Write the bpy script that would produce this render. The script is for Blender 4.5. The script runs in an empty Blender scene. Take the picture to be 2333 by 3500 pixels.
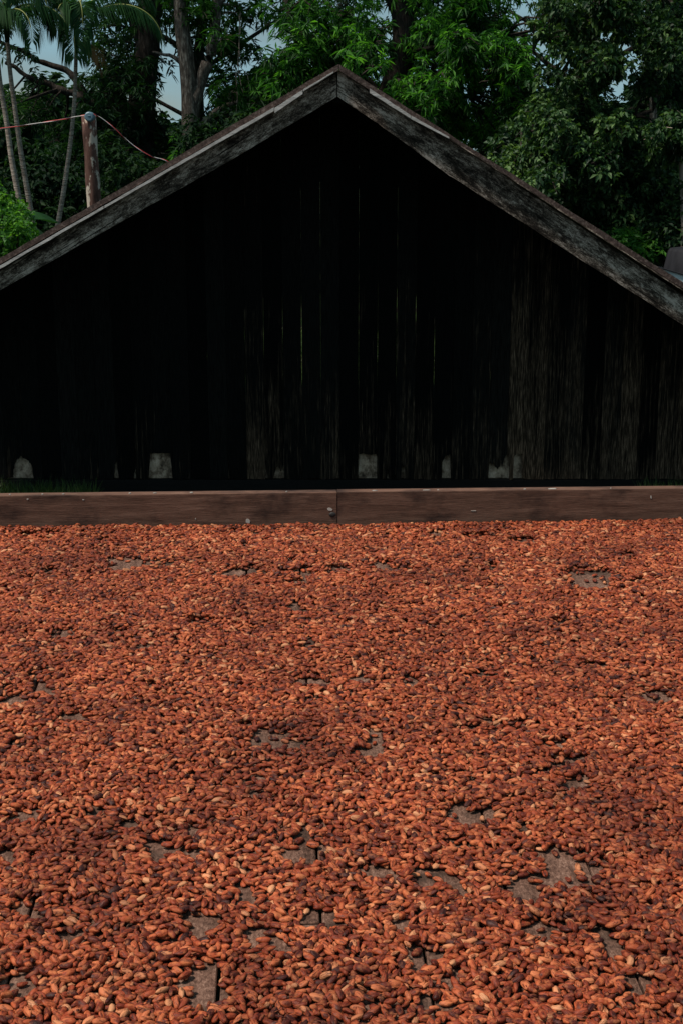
import bpy, bmesh, math, random
import numpy as np
from mathutils import Vector, Matrix, Euler, noise as mnoise

R = math.radians
rnd = random.Random(11)
rng = np.random.default_rng(5)
scene = bpy.context.scene
C = scene.collection

# ------------------------------------------------------------------ camera
PITCH = R(14.3); FPX = 4800.0; CAMZ = 1.45
cam = bpy.data.cameras.new('camera'); camo = bpy.data.objects.new('camera', cam); C.objects.link(camo)
cam.sensor_fit = 'VERTICAL'; cam.sensor_height = 36.0; cam.sensor_width = 24.0
cam.lens = FPX / 3500.0 * 36.0
cam.clip_start = 0.05; cam.clip_end = 4000
camo.location = (0, 0, CAMZ); camo.rotation_euler = (math.pi/2 - PITCH, 0, 0)
scene.camera = camo

# ------------------------------------------------------------------ sky, sun, exposure
SUN_EL, SUN_AZ = R(60), R(-112)            # azimuth from +Y (away from camera) towards +X
w = bpy.data.worlds.new('World'); scene.world = w; w.use_nodes = True
nt = w.node_tree; nt.nodes.clear()
wo = nt.nodes.new('ShaderNodeOutputWorld'); bg = nt.nodes.new('ShaderNodeBackground')
sky = nt.nodes.new('ShaderNodeTexSky'); sky.sky_type = 'NISHITA'; sky.sun_disc = False
sky.sun_elevation = SUN_EL; sky.sun_rotation = SUN_AZ
sky.air_density = 1.0; sky.dust_density = 0.3; sky.ozone_density = 1.5
tc = nt.nodes.new('ShaderNodeTexCoord'); mp = nt.nodes.new('ShaderNodeMapping'); mp.inputs['Scale'].default_value = (2.2, 2.2, 7)
cn = nt.nodes.new('ShaderNodeTexNoise'); cn.inputs['Scale'].default_value = 2.3; cn.inputs['Detail'].default_value = 7
cr = nt.nodes.new('ShaderNodeValToRGB'); cr.color_ramp.elements[0].position = .30; cr.color_ramp.elements[1].position = .56
mx = nt.nodes.new('ShaderNodeMix'); mx.data_type = 'RGBA'
mx.inputs[7].default_value = (5.2, 8.7, 10.2, 1)
nt.links.new(tc.outputs['Generated'], mp.inputs['Vector']); nt.links.new(mp.outputs[0], cn.inputs['Vector'])
nt.links.new(cn.outputs[0], cr.inputs[0]); nt.links.new(cr.outputs[0], mx.inputs[0])
nt.links.new(sky.outputs[0], mx.inputs[6]); nt.links.new(mx.outputs[2], bg.inputs[0])
bg.inputs[1].default_value = 0.05
nt.links.new(bg.outputs[0], wo.inputs[0])
sl = bpy.data.lights.new('sun', 'SUN'); slo = bpy.data.objects.new('sun', sl); C.objects.link(slo)
sl.energy = 5.0; sl.angle = R(11); sl.color = (1, .90, .79)
sd = Vector((math.sin(SUN_AZ)*math.cos(SUN_EL), math.cos(SUN_AZ)*math.cos(SUN_EL), math.sin(SUN_EL)))
slo.rotation_euler = sd.to_track_quat('Z', 'Y').to_euler(); slo.location = (6, 10, 25)
scene.render.engine = 'CYCLES'
vs = scene.view_settings; vs.view_transform = 'Standard'; vs.look = 'None'; vs.gamma = 1; vs.use_curve_mapping = False
vs.exposure = 0.0
scene.render.resolution_x = 682; scene.render.resolution_y = 1024

# ------------------------------------------------------------------ pixel (photo 2333x3500) -> point
def ray(px, py):
    a = (px-1166.5)/FPX; b = (1750-py)/FPX
    return Vector((a, math.cos(PITCH)+b*math.sin(PITCH), -math.sin(PITCH)+b*math.cos(PITCH)))
def atY(px, py, Y):
    d = ray(px, py); return Vector((0, 0, CAMZ)) + d*(Y/d.y)
def atZ(px, py, z):
    d = ray(px, py); return Vector((0, 0, CAMZ)) + d*((z-CAMZ)/d.z)
def to_px(p):
    v = Vector(p) - Vector((0, 0, CAMZ))
    f = v.y*math.cos(PITCH) - v.z*math.sin(PITCH); u = v.y*math.sin(PITCH) + v.z*math.cos(PITCH)
    return 1166.5 + FPX*v.x/f, 1750 - FPX*u/f

# ------------------------------------------------------------------ helpers
def obj(name, me, mat=None, parent=None):
    o = bpy.data.objects.new(name, me); C.objects.link(o)
    if mat and me and not me.materials: me.materials.append(mat)
    if parent: o.parent = parent
    return o
def tag(o, label, cat, group=None, kind=None):
    if label: o['label'] = label
    if cat: o['category'] = cat
    if group: o['group'] = group
    if kind: o['kind'] = kind
    return o
def thing(name, label, cat, loc=(0, 0, 0), rz=0, group=None):
    o = bpy.data.objects.new(name, None); C.objects.link(o); o.location = loc; o.rotation_euler = (0, 0, rz)
    o.empty_display_size = .1
    return tag(o, label, cat, group)
def pyd(name, vs_, fs):
    me = bpy.data.meshes.new(name); me.from_pydata([tuple(v) for v in vs_], [], fs); me.update(); return me
def from_bm(name, bm, smooth=False):
    me = bpy.data.meshes.new(name); bmesh.ops.recalc_face_normals(bm, faces=bm.faces); bm.to_mesh(me); bm.free()
    if smooth:
        for p in me.polygons: p.use_smooth = True
    return me
def box_mesh(name, lo, hi, bevel=0.0, segs=1):
    bm = bmesh.new(); bmesh.ops.create_cube(bm, size=1)
    for v in bm.verts:
        for i in range(3): v.co[i] = lo[i] if v.co[i] < 0 else hi[i]
    if bevel: bmesh.ops.bevel(bm, geom=list(bm.edges), offset=bevel, segments=segs, affect='EDGES')
    return from_bm(name, bm)
def extrude_outline(name, pts, y0, y1, bevel=0.0):
    """pts: (x, z) outline, made solid from y0 to y1"""
    bm = bmesh.new()
    vs_ = [bm.verts.new((x, y0, z)) for x, z in pts]
    f = bm.faces.new(vs_)
    r = bmesh.ops.extrude_face_region(bm, geom=[f])
    for v in r['geom']:
        if isinstance(v, bmesh.types.BMVert): v.co.y = y1
    if bevel:
        es = [e for e in bm.edges if len(e.link_faces) == 2 and abs(e.verts[0].co.y-e.verts[1].co.y) < 1e-6 and e.verts[0].co.y == y0]
        bmesh.ops.bevel(bm, geom=es, offset=bevel, segments=1, affect='EDGES')
    return from_bm(name, bm)
def tube_arrays(pts, rads, n=8, cap=True):
    vs_, fs = [], []
    m = len(pts)
    for i in range(m):
        p = Vector(pts[i]); t = (Vector(pts[min(i+1, m-1)]) - Vector(pts[max(i-1, 0)])).normalized()
        a = Vector((0, 0, 1)) if abs(t.z) < .9 else Vector((1, 0, 0))
        u = t.cross(a).normalized(); v = t.cross(u)
        for k in range(n):
            an = 2*math.pi*k/n
            vs_.append(p + (u*math.cos(an)+v*math.sin(an))*rads[i])
    for i in range(m-1):
        for k in range(n):
            fs.append((i*n+k, i*n+(k+1) % n, (i+1)*n+(k+1) % n, (i+1)*n+k))
    if cap:
        fs.append(tuple(range(n-1, -1, -1))); fs.append(tuple((m-1)*n+k for k in range(n)))
    return vs_, fs
def tube(name, pts, rads, n=8, smooth=True):
    v, f = tube_arrays(pts, rads, n); me = pyd(name, v, f)
    if smooth:
        for p in me.polygons: p.use_smooth = True
    return me
def spline(pts, k=6):
    """Catmull-Rom through pts"""
    P = [Vector(p) for p in pts]; P = [P[0]*2-P[1]] + P + [P[-1]*2-P[-2]]
    out = []
    for i in range(1, len(P)-2):
        for j in range(k):
            t = j/k
            out.append(.5*((2*P[i]) + (P[i+1]-P[i-1])*t + (2*P[i-1]-5*P[i]+4*P[i+1]-P[i+2])*t*t + (3*P[i]-P[i-1]-3*P[i+1]+P[i+2])*t**3))
    out.append(P[-2]); return out

# ------------------------------------------------------------------ materials
class NT:
    def __init__(s, name):
        s.m = bpy.data.materials.new(name); s.m.use_nodes = True
        s.t = s.m.node_tree; s.t.nodes.clear()
        s.out = s.n('ShaderNodeOutputMaterial'); s.b = s.n('ShaderNodeBsdfPrincipled'); s.l(s.b.outputs[0], s.out.inputs[0])
    def n(s, t, **k):
        x = s.t.nodes.new(t)
        for a, b in k.items(): setattr(x, a, b)
        return x
    def l(s, a, b): s.t.links.new(a, b)
    def coord(s, scale=(1, 1, 1), kind='Object', rot=(0, 0, 0), jitter=True):
        c = s.n('ShaderNodeTexCoord'); m = s.n('ShaderNodeMapping'); m.inputs['Scale'].default_value = scale; m.inputs['Rotation'].default_value = rot
        if any(rot):
            m.inputs['Rotation'].default_value = (0, 0, 0); m0 = s.n('ShaderNodeMapping'); m0.inputs['Rotation'].default_value = rot
            s.l(c.outputs[kind], m0.inputs[0]); s.l(m0.outputs[0], m.inputs[0])
        else: s.l(c.outputs[kind], m.inputs[0])
        if jitter:
            oi = s.n('ShaderNodeObjectInfo'); mu = s.n('ShaderNodeMath', operation='MULTIPLY'); mu.inputs[1].default_value = 53.7
            s.l(oi.outputs['Random'], mu.inputs[0]); s.l(mu.outputs[0], m.inputs['Location'])
        return m.outputs[0]
    def noise(s, vec, scale, detail=5, rough=.55, dist=0):
        x = s.n('ShaderNodeTexNoise'); x.inputs['Scale'].default_value = scale; x.inputs['Detail'].default_value = detail
        x.inputs['Roughness'].default_value = rough; x.inputs['Distortion'].default_value = dist
        s.l(vec, x.inputs['Vector']); return x.outputs[0]
    def ramp(s, fac, stops):
        x = s.n('ShaderNodeValToRGB'); e = x.color_ramp.elements
        while len(e) < len(stops): e.new(.5)
        for i, (p, c) in enumerate(stops):
            e[i].position = p; e[i].color = (c, c, c, 1) if isinstance(c, (int, float)) else (*c, 1)
        s.l(fac, x.inputs[0]); return x.outputs[0]
    def mix(s, fac, a, b, blend='MIX'):
        x = s.n('ShaderNodeMix', data_type='RGBA', blend_type=blend)
        for i, v in ((0, fac), (6, a), (7, b)):
            if hasattr(v, 'is_output'): s.l(v, x.inputs[i])
            elif i == 0: x.inputs[0].default_value = v
            else: x.inputs[i].default_value = (*v, 1)
        return x.outputs[2]
    def math(s, op, a, b=0.0):
        x = s.n('ShaderNodeMath', operation=op)
        for i, v in ((0, a), (1, b)):
            if hasattr(v, 'is_output'): s.l(v, x.inputs[i])
            else: x.inputs[i].default_value = v
        return x.outputs[0]
    def attr(s, name, typ='GEOMETRY', out='Fac'):
        x = s.n('ShaderNodeAttribute', attribute_name=name, attribute_type=typ); return x.outputs[out]
    def set(s, col=None, rough=None, spec=None, bump=None, bs=.3, bd=.01):
        for k, v in (('Base Color', col), ('Roughness', rough), ('Specular IOR Level', spec)):
            if v is None: continue
            i = s.b.inputs[k]
            if hasattr(v, 'is_output'): s.l(v, i)
            else: i.default_value = (*v, 1) if k == 'Base Color' else v
        if bump is not None:
            x = s.n('ShaderNodeBump'); x.inputs['Strength'].default_value = bs; x.inputs['Distance'].default_value = bd
            s.l(bump, x.inputs['Height']); s.l(x.outputs[0], s.b.inputs['Normal'])
        return s.m

# soot-black wall planks; the object property "wear" sets bare wood: true wear plus painted light from the right
q = NT('black_stained_plank')
v1 = q.coord((22, 22, .8)); v2 = q.coord((70, 70, 3.0)); v3 = q.coord((1.6, 1.6, .7))
streak = q.noise(v1, 3.2, 8, .62); fine = q.noise(v2, 4, 6, .6); blot = q.noise(v3, 2.4, 4)
wear_light = q.attr('wear_light', 'OBJECT')
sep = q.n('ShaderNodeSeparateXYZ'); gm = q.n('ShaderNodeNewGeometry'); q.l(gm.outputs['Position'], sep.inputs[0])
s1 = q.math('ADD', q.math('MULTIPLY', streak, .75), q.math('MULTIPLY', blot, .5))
s1 = q.math('ADD', s1, q.math('MULTIPLY', q.math('SUBTRACT', wear_light, .5), .32))
s1 = q.math('SUBTRACT', s1, q.math('MULTIPLY', q.math('ADD', sep.outputs[2], .1), .16))     # skylight on the wall foot, painted in as paler wood
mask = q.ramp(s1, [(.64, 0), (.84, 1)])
bare = q.ramp(fine, [(.36, (.009, .0065, .005)), (.52, (.050, .031, .020)), (.70, (.26, .165, .11))])
oj = q.n('ShaderNodeObjectInfo')
dk = q.mix(q.ramp(fine, [(.35, 0), (.7, 1)]), (.0022, .0022, .0021), q.ramp(oj.outputs['Random'], [(0, (.004, .004, .0038)), (1, (.020, .018, .016))]))
col = q.mix(mask, dk, bare)
q.set(col, .95, .04, fine, .4, .004)
M_PLANK = q.m

def wood(name, stops, scale=(.6, 6, 6), blot_stops=None, blotcol=None, rough=.88, bs=.5, spec=.15, pscale=5):
    q = NT(name); v = q.coord(scale); g = q.noise(v, pscale, 9, .66, .3); f = q.noise(q.coord(tuple(x*4 for x in scale)), pscale*1.6, 6, .65)
    gg = q.math('ADD', q.math('MULTIPLY', g, .6), q.math('MULTIPLY', f, .4))
    c = q.ramp(gg, stops)
    if blot_stops:
        bl = q.noise(q.coord((1, 1.6, 1.6)), 4.5, 8, .62)
        c = q.mix(q.ramp(bl, blot_stops), c, blotcol)
    return q.set(c, rough, spec, gg, bs, .006)
def barge_mat(name, ang):
    q = NT(name); rt = (0, ang, 0)
    g = q.noise(q.coord((15, 60, 60), rot=rt), 1.4, 9, .74, .3); f = q.noise(q.coord((55, 120, 120), rot=rt), 1.6, 6, .75, .4); b = q.noise(q.coord((2.6, 7, 7), rot=rt), 1.9, 8, .66)
    gg = q.math('ADD', q.math('MULTIPLY', g, .32), q.math('ADD', q.math('MULTIPLY', f, .28), q.math('MULTIPLY', b, .40)))
    c = q.ramp(gg, [(.42, (.012, .009, .007)), (.475, (.045, .032, .025)), (.515, (.165, .122, .095)), (.575, (.54, .42, .35))])
    ck = q.noise(q.coord((1.3, 90, 90), rot=rt), 1.2, 3, .5, .1)
    c = q.mix(q.ramp(ck, [(.33, 1), (.36, 0)]), c, (.006, .005, .004))
    return q.set(c, .9, .1, gg, .7, .006)
M_BARGE_L = barge_mat('weathered_barge_wood', R(31)); M_BARGE_R = barge_mat('weathered_barge_wood_right', R(-33))
M_ROOF = wood('lichened_roof_edge', [(.38, (.018, .012, .010)), (.52, (.075, .05, .043)), (.66, (.22, .17, .15))], scale=(9, 9, 9), pscale=6)
M_STRIP = wood('pale_trim_strip', [(.3, (.16, .15, .14)), (.5, (.42, .39, .37)), (.7, (.70, .67, .65))], scale=(2, 10, 10))
q = NT('grey_brown_deck_wood')
g1 = q.noise(q.coord((80, 38, 80)), 2.2, 8, .75, .5); g2 = q.noise(q.coord((9, .8, 9)), 4, 6, .6); g3 = q.noise(q.coord((1, 1, 1)), 7, 6, .6)
gg = q.math('ADD', q.math('MULTIPLY', g1, .66), q.math('MULTIPLY', g2, .34))
c = q.ramp(gg, [(.38, (.030, .016, .011)), (.47, (.090, .047, .033)), (.55, (.165, .090, .064)), (.68, (.37, .235, .175))])
c = q.mix(q.ramp(g3, [(.36, .7), (.47, 0)]), c, (.03, .021, .016))
M_DECK = q.set(c, .9, .12, gg, .6, .004)
M_END = wood('brown_frame_wood', [(.34, (.062, .031, .021)), (.52, (.130, .069, .048)), (.72, (.22, .130, .095))],
             scale=(.8, 9, 9), blot_stops=[(.3, 1), (.5, 0)], blotcol=(.024, .014, .012), pscale=5)
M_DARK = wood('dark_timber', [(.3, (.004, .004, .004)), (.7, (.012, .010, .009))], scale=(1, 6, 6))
M_SPECK = NT('pale_speck').set((.42, .38, .34), .8, .2)
M_NAIL = NT('dull_nail').set((.02, .018, .017), .6, .4)

q = NT('rough_concrete'); n1 = q.noise(q.coord((1, 1, .7)), 17, 9, .72)
M_CONC = q.set(q.ramp(n1, [(.34, (.035, .024, .017)), (.44, (.22, .140, .095)), (.54, (.52, .355, .255)), (.70, (.78, .57, .44))]), .9, .2, n1, .5, .01)
q = NT('old_brick'); n1 = q.noise(q.coord(), 25, 6)
M_BRICK = q.set(q.ramp(n1, [(.3, (.16, .05, .02)), (.6, (.42, .14, .06)), (.8, (.5, .35, .25))]), .9, .2, n1, .4, .005)

# cacao beans
q = NT('cacao_bean_skin')
oi = q.n('ShaderNodeObjectInfo'); rv = oi.outputs['Random']
base = q.ramp(rv, [(0.0, (.045, .009, .006)), (.05, (.090, .015, .008)), (.22, (.165, .026, .010)), (.5, (.255, .042, .014)), (.74, (.36, .070, .023)), (.92, (.47, .130, .050)), (1.0, (.52, .23, .11))])
vv = q.coord((55, 190, 190)); g = q.noise(vv, 1.0, 5, .65, .6)
vb = q.coord((75, 75, 75)); g2 = q.noise(vb, 1.0, 4, .6)
dark = q.mix(1.0, base, (.26, .20, .17), 'MULTIPLY')
lite = q.mix(.45, base, (.82, .30, .11))
c = q.mix(q.ramp(g, [(.40, 1), (.52, 0)]), base, dark)
c = q.mix(q.ramp(g2, [(.52, 0), (.72, .75)]), c, lite)
c = q.mix(q.ramp(g2, [(.28, .8), (.42, 0)]), c, dark)
gp = q.n('ShaderNodeNewGeometry'); wet = q.noise(gp.outputs['Position'], 2.6, 5, .6)
c = q.mix(1.0, c, q.ramp(wet, [(.34, (.55, .50, .52)), (.5, (.95, .95, .95)), (.66, (1.15, 1.2, 1.25))]), 'MULTIPLY')
q.set(c, q.ramp(g2, [(.3, .42), (.7, .75)]), .22, q.math('ADD', g, q.math('MULTIPLY', g2, .6)), .9, .0018)
M_BEAN = q.m
M_HUSK = NT('husk_flake').set((.20, .06, .028), .85, .15)

# foliage
def leaf_mat(name, dark, mid, lit, trans=.35, rough=.5, spec=.3):
    q = NT(name); a = q.attr('tone')
    c = q.ramp(a, [(0, dark), (.5, mid), (1, lit)]); q.set(c, rough, spec)
    tr = q.n('ShaderNodeBsdfTranslucent'); q.l(q.mix(1.0, c, (1.2, 1.35, .5), 'MULTIPLY'), tr.inputs[0])
    ms = q.n('ShaderNodeMixShader'); ms.inputs[0].default_value = trans
    q.l(q.b.outputs[0], ms.inputs[1]); q.l(tr.outputs[0], ms.inputs[2]); q.l(ms.outputs[0], q.out.inputs[0])
    return q.m
M_MANGO = leaf_mat('mango_leaf', (.010, .034, .012), (.024, .088, .018), (.065, .20, .028), .4, .55, .12)
M_GREAT = leaf_mat('bright_mango_leaf', (.009, .032, .011), (.028, .11, .018), (.125, .35, .042), .42, .5, .14)
M_BROAD = leaf_mat('greygreen_leaf', (.009, .026, .012), (.029, .070, .024), (.11, .19, .06), .25, .5, .16)
M_BUSH = leaf_mat('bright_bush_leaf', (.02, .07, .014), (.05, .16, .022), (.14, .32, .04), .4, .5, .2)
M_FAR = leaf_mat('far_leaf', (.005, .016, .009), (.010, .028, .012), (.022, .052, .018), .3, .6, .08)
M_DUSK = leaf_mat('dark_glossy_leaf', (.005, .018, .009), (.012, .042, .014), (.035, .095, .022), .35, .5, .12)
M_PALM = leaf_mat('palm_leaflet', (.008, .030, .010), (.018, .062, .018), (.05, .12, .028), .35, .55, .12)
M_GRASS = leaf_mat('grass_blade', (.022, .045, .012), (.045, .085, .018), (.10, .14, .035))
def bark(name, a, b, c_, sc=(12, 12, 3)):
    q = NT(name); n_ = q.noise(q.coord(sc), 2.2, 8, .68); return q.set(q.ramp(n_, [(.32, a), (.52, b), (.72, c_)]), .92, .1, n_, .8, .03)
M_BARK = bark('dark_bark', (.010, .008, .007), (.03, .024, .02), (.085, .07, .058))
M_PALE = bark('pale_lichen_bark', (.02, .016, .014), (.12, .095, .078), (.42, .37, .31))
M_PALMT = bark('ringed_palm_trunk', (.10, .075, .06), (.28, .23, .19), (.52, .46, .40), (4, 4, 34))
M_RACH = NT('yellow_green_midrib').set((.17, .19, .05), .6, .3)
M_DRY = NT('dry_brown_leaf').set((.16, .085, .035), .9, .1)

# ------------------------------------------------------------------ ground
GZ = -0.87
q = NT('dark_soil_and_turf')
n1 = q.noise(q.coord((1, 1, 1), jitter=False), .9, 8, .6); n2 = q.noise(q.coord((1, 1, 1), jitter=False), 40, 6, .65)
c = q.mix(q.ramp(n1, [(.42, 0), (.6, 1)]), (.012, .009, .007), (.02, .035, .010))
c = q.mix(.5, c, q.mix(1.0, c, q.ramp(n2, [(.3, .2), (.75, 2.2)]), 'MULTIPLY'))
M_GROUND = q.set(c, .95, .05, n2, .6, .03)
gv, gf = [], []
ys = [-60, -10, 0, 4, 8, 12, 16, 24, 40, 80, 200, 700, 2500]; xs = [-2000, -400, -80, -20, -8, -3, 0, 3, 8, 20, 80, 400, 2000]
for y in ys:
    for x in xs: gv.append((x, y, GZ))
n_ = len(xs)
for j in range(len(ys)-1):
    for i in range(n_-1): gf.append((j*n_+i, j*n_+i+1, (j+1)*n_+i+1, (j+1)*n_+i))
g = obj('ground', pyd('ground', gv, gf), M_GROUND); g['kind'] = 'structure'

# ------------------------------------------------------------------ drying deck
YAW = R(2.6); DEPTH = 5.46
DX0, DX1, DY0 = -1.86, 1.86, 1.25
deck = thing('drying_deck', 'raised wooden drying deck of grey boards with brown edge frame, covered in beans', 'drying deck', (0, 0, 0), YAW)
dm = Matrix.Rotation(YAW, 4, 'Z')
def deck_local(px, py): return dm.inverted() @ atZ(px, py, 0)
BW = .19
xref = deck_local(1084, 2966).x
x = xref - BW*math.ceil((xref-DX0)/BW)
bi = 0
while x < DX1 - .01:
    a, b = max(x, DX0), min(x+BW, DX1)
    if b-a > .03:
        cut = [DY0, DY0 + rnd.uniform(1.2, 3.4), DEPTH] if bi % 2 == 0 else [DY0, DEPTH]
        for y0, y1 in zip(cut[:-1], cut[1:]):
            dz = rnd.uniform(-.003, 0)
            gl, gr = rnd.uniform(.0015, .0042), rnd.uniform(.0015, .0042)
            obj('deck_board', box_mesh('deck_board', (a+gl, y0+.0015, -.026+dz), (b-gr, y1-.0015, dz), .0022), M_DECK, deck)
    x += BW; bi += 1
jx = (dm.inverted() @ atY(1152, 1740, DEPTH)).x
EH = .137
for a, b, t in ((DX0-.05, jx-.0004, .055), (jx+.0004, DX1+.05, .0545)):
    e = obj('end_board', box_mesh('end_board', (a, DEPTH+.002, -.05), (b, DEPTH+.002+t, EH+rnd.uniform(-.001, .001)), .002, 2), M_END, deck)
for xx in (DX0-.052, DX1+.002):
    obj('side_board', box_mesh('side_board', (xx, DY0, -.05), (xx+.05, DEPTH, EH-.004), .004, 2), M_END, deck)
obj('near_board', box_mesh('near_board', (DX0-.052, DY0-.052, -.05), (DX1+.052, DY0-.002, EH-.004), .004, 2), M_END, deck)
for y in (1.5, 2.8, 4.1, 5.25):
    obj('joist', box_mesh('joist', (DX0, y-.04, -.13), (DX1, y+.04, -.032)), M_DARK, deck)
    for xx in (DX0+.1, 0, DX1-.1):
        obj('leg', box_mesh('leg', (xx-.05, y-.045, GZ), (xx+.05, y+.045, -.13)), M_DARK, deck)
# flakes of pale paint, a knot and a nail on the end board
def speck(px, py, w_, h_, top=False):
    bm = bmesh.new(); p = dm.inverted() @ atY(px, py, DEPTH)
    k = 7; vs_ = []
    for i in range(k):
        a = 2*math.pi*i/k; r = rnd.uniform(.6, 1.1)
        vs_.append((p.x+math.cos(a)*w_*r, DEPTH+.0005 if not top else DEPTH+.02+math.sin(a)*h_*r, p.z+math.sin(a)*h_*r if not top else EH+.0035))
    bm.faces.new([bm.verts.new(v) for v in vs_]); r = bmesh.ops.extrude_face_region(bm, geom=list(bm.faces))
    for v in r['geom']:
        if isinstance(v, bmesh.types.BMVert):
            if top: v.co.z -= .003
            else: v.co.y += .003
    return from_bm('paint_fleck', bm)
for px, py, w_, h_ in ((848, 1778, .009, .013), (102, 1696, .005, .003), (1127, 1742, .012, .008), (2237, 1712, .003, .008), (670, 1769, .003, .003), (290, 1700, .004, .002), (1620, 1752, .012, .002)):
    obj('paint_fleck', speck(px, py, w_, h_), M_SPECK, deck)
for px, w_, h_ in ((446, .006, .004), (655, .007, .004), (150, .004, .003), (40, .004, .003), (530, .008, .002), (1280, .012, .004), (1460, .016, .003), (1500, .004, .003), (1800, .006, .003), (1895, .022, .006), (220, .006, .002), (980, .004, .002), (2100, .004, .002)):
    obj('paint_fleck', speck(px, 1685, w_, h_, True), M_SPECK, deck)
bm = bmesh.new(); bmesh.ops.create_icosphere(bm, subdivisions=2, radius=.013)
p = dm.inverted() @ atY(1136, 1760, DEPTH)
for v in bm.verts: v.co = Vector((v.co.x*1.1+p.x, v.co.y*.25+DEPTH+.001, v.co.z*.8+p.z))
obj('knot', from_bm('knot', bm, True), M_NAIL, deck)

# ------------------------------------------------------------------ beans: packed one by one over a height map
def bean_mesh(seed):
    r = random.Random(seed); L, W, T = .0122, .0067, .0050
    ns, nr = 12, 8
    bend = r.uniform(-.16, .16); asym = r.uniform(-.22, .22); off = Vector((r.uniform(0, 90), r.uniform(0, 90), 5))
    flat = r.uniform(.0, .35); sq = r.uniform(.72, .95)
    vs_, fs = [], []
    def P(t, a):
        x = -math.cos(t); rad = abs(math.sin(t))**sq*(1+asym*x)
        y = math.cos(a)*rad; z = math.sin(a)*rad
        z *= 1 - flat*(.5+.5*math.sin(3*a+x))*.5
        p = Vector((x, y + bend*(1-x*x)*1.2, z))
        n_ = mnoise.noise(p*1.35+off)*.22 + mnoise.noise(p*3.4+off)*.13
        p *= 1+n_
        return Vector((p.x*L, p.y*W, p.z*T))
    vs_.append(P(0, 0))
    for i in range(1, nr):
        for k in range(ns): vs_.append(P(math.pi*i/nr, 2*math.pi*k/ns))
    vs_.append(P(math.pi, 0)); e = len(vs_)-1
    for k in range(ns):
        fs.append((0, 1+(k+1) % ns, 1+k)); b = 1+(nr-2)*ns; fs.append((e, b+k, b+(k+1) % ns))
    for i in range(nr-2):
        for k in range(ns):
            a = 1+i*ns; fs.append((a+k, a+(k+1) % ns, a+ns+(k+1) % ns, a+ns+k))
    me = pyd('cacao_bean', vs_, fs)
    for p in me.polygons: p.use_smooth = True
    me.materials.append(M_BEAN); return me
NV = 10
BM = [bean_mesh(40+i) for i in range(NV)]

cell = .004
bx0, bx1, by0, by1 = DX0+.012, DX1-.012, 1.30, DEPTH-.006
nx, ny = int((bx1-bx0)/cell)+1, int((by1-by0)/cell)+1
# bare spots seen in the photograph: centre and half size in pixels
BARE = [(960, 2545, 80, 36), (1290, 2545, 40, 75), (1880, 2560, 80, 18), (1960, 2600, 80, 22), (1630, 2795, 135, 32), (650, 2845, 50, 25), (1040, 2930, 65, 35),
        (1290, 2995, 90, 28), (1470, 3010, 90, 75), (1930, 3010, 110, 95), (1800, 3060, 70, 50), (1850, 3195, 60, 26), (840, 3060, 65, 45), (700, 3190, 55, 60),
        (690, 3400, 80, 85), (900, 3230, 110, 40), (470, 1935, 110, 26), (810, 1965, 90, 18), (1290, 1945, 90, 16), (2010, 1985, 100, 35), (1470, 1835, 60, 12), (230, 2170, 55, 22),
        (1060, 2335, 70, 20), (1240, 2330, 60, 14), (2230, 2390, 60, 24), (90, 2790, 60, 35), (60, 2400, 60, 22), (100, 3130, 45, 35), (60, 3370, 60, 60), (1720, 2500, 70, 14), (2080, 3230, 36, 40),
        (1430, 3290, 60, 45), (2180, 3380, 60, 40), (1500, 3455, 60, 35), (1800, 1855, 50, 9), (900, 1825, 60, 7), (340, 2790, 40, 18), (250, 3210, 60, 35), (1640, 2310, 60, 14), (420, 2160, 50, 12),
        (1130, 3160, 90, 35), (450, 2830, 60, 22), (280, 2460, 60, 16), (1340, 1830, 70, 8), (1640, 1840, 60, 7), (120, 1830, 60, 8), (1950, 2130, 60, 14), (700, 2130, 50, 12), (1500, 2140, 60, 12)]
yy, xx = np.meshgrid(by0+np.arange(ny)*cell, bx0+np.arange(nx)*cell, indexing='ij')
def vnoise(scale, seed):
    r = np.random.default_rng(seed); gx, gy = int((bx1-bx0)/scale)+3, int((by1-by0)/scale)+3
    G = r.random((gy, gx)); fx, fy = (xx-bx0)/scale, (yy-by0)/scale
    ix, iy = fx.astype(int), fy.astype(int); tx, ty = fx-ix, fy-iy; tx = tx*tx*(3-2*tx); ty = ty*ty*(3-2*ty)
    return (G[iy, ix]*(1-tx)+G[iy, ix+1]*tx)*(1-ty)+(G[iy+1, ix]*(1-tx)+G[iy+1, ix+1]*tx)*ty
target = .0150 + .014*(vnoise(.30, 1)-.4) + .018*(vnoise(.12, 2)-.5) + .008*(vnoise(.05, 3)-.5)
target = np.maximum(target, .0045) + np.where(yy > by1-.07, .014*np.clip(vnoise(.10, 14)-.3, 0, 1), 0)
wob = (vnoise(.09, 4)-.5)*1.3 + (vnoise(.035, 5)-.5)*1.5
bare = np.zeros_like(target)
for px, py, hw, hh in BARE:
    c0 = deck_local(px, py); hx = abs(deck_local(px+hw, py).x-c0.x); hy = abs(deck_local(px, py+hh).y-deck_local(px, py-hh).y)/2
    r = np.sqrt(((xx-c0.x)/(hx*.8))**2+((yy-c0.y)/(hy*.8))**2)
    bare = np.maximum(bare, 1.38-r-wob*.8)
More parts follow.
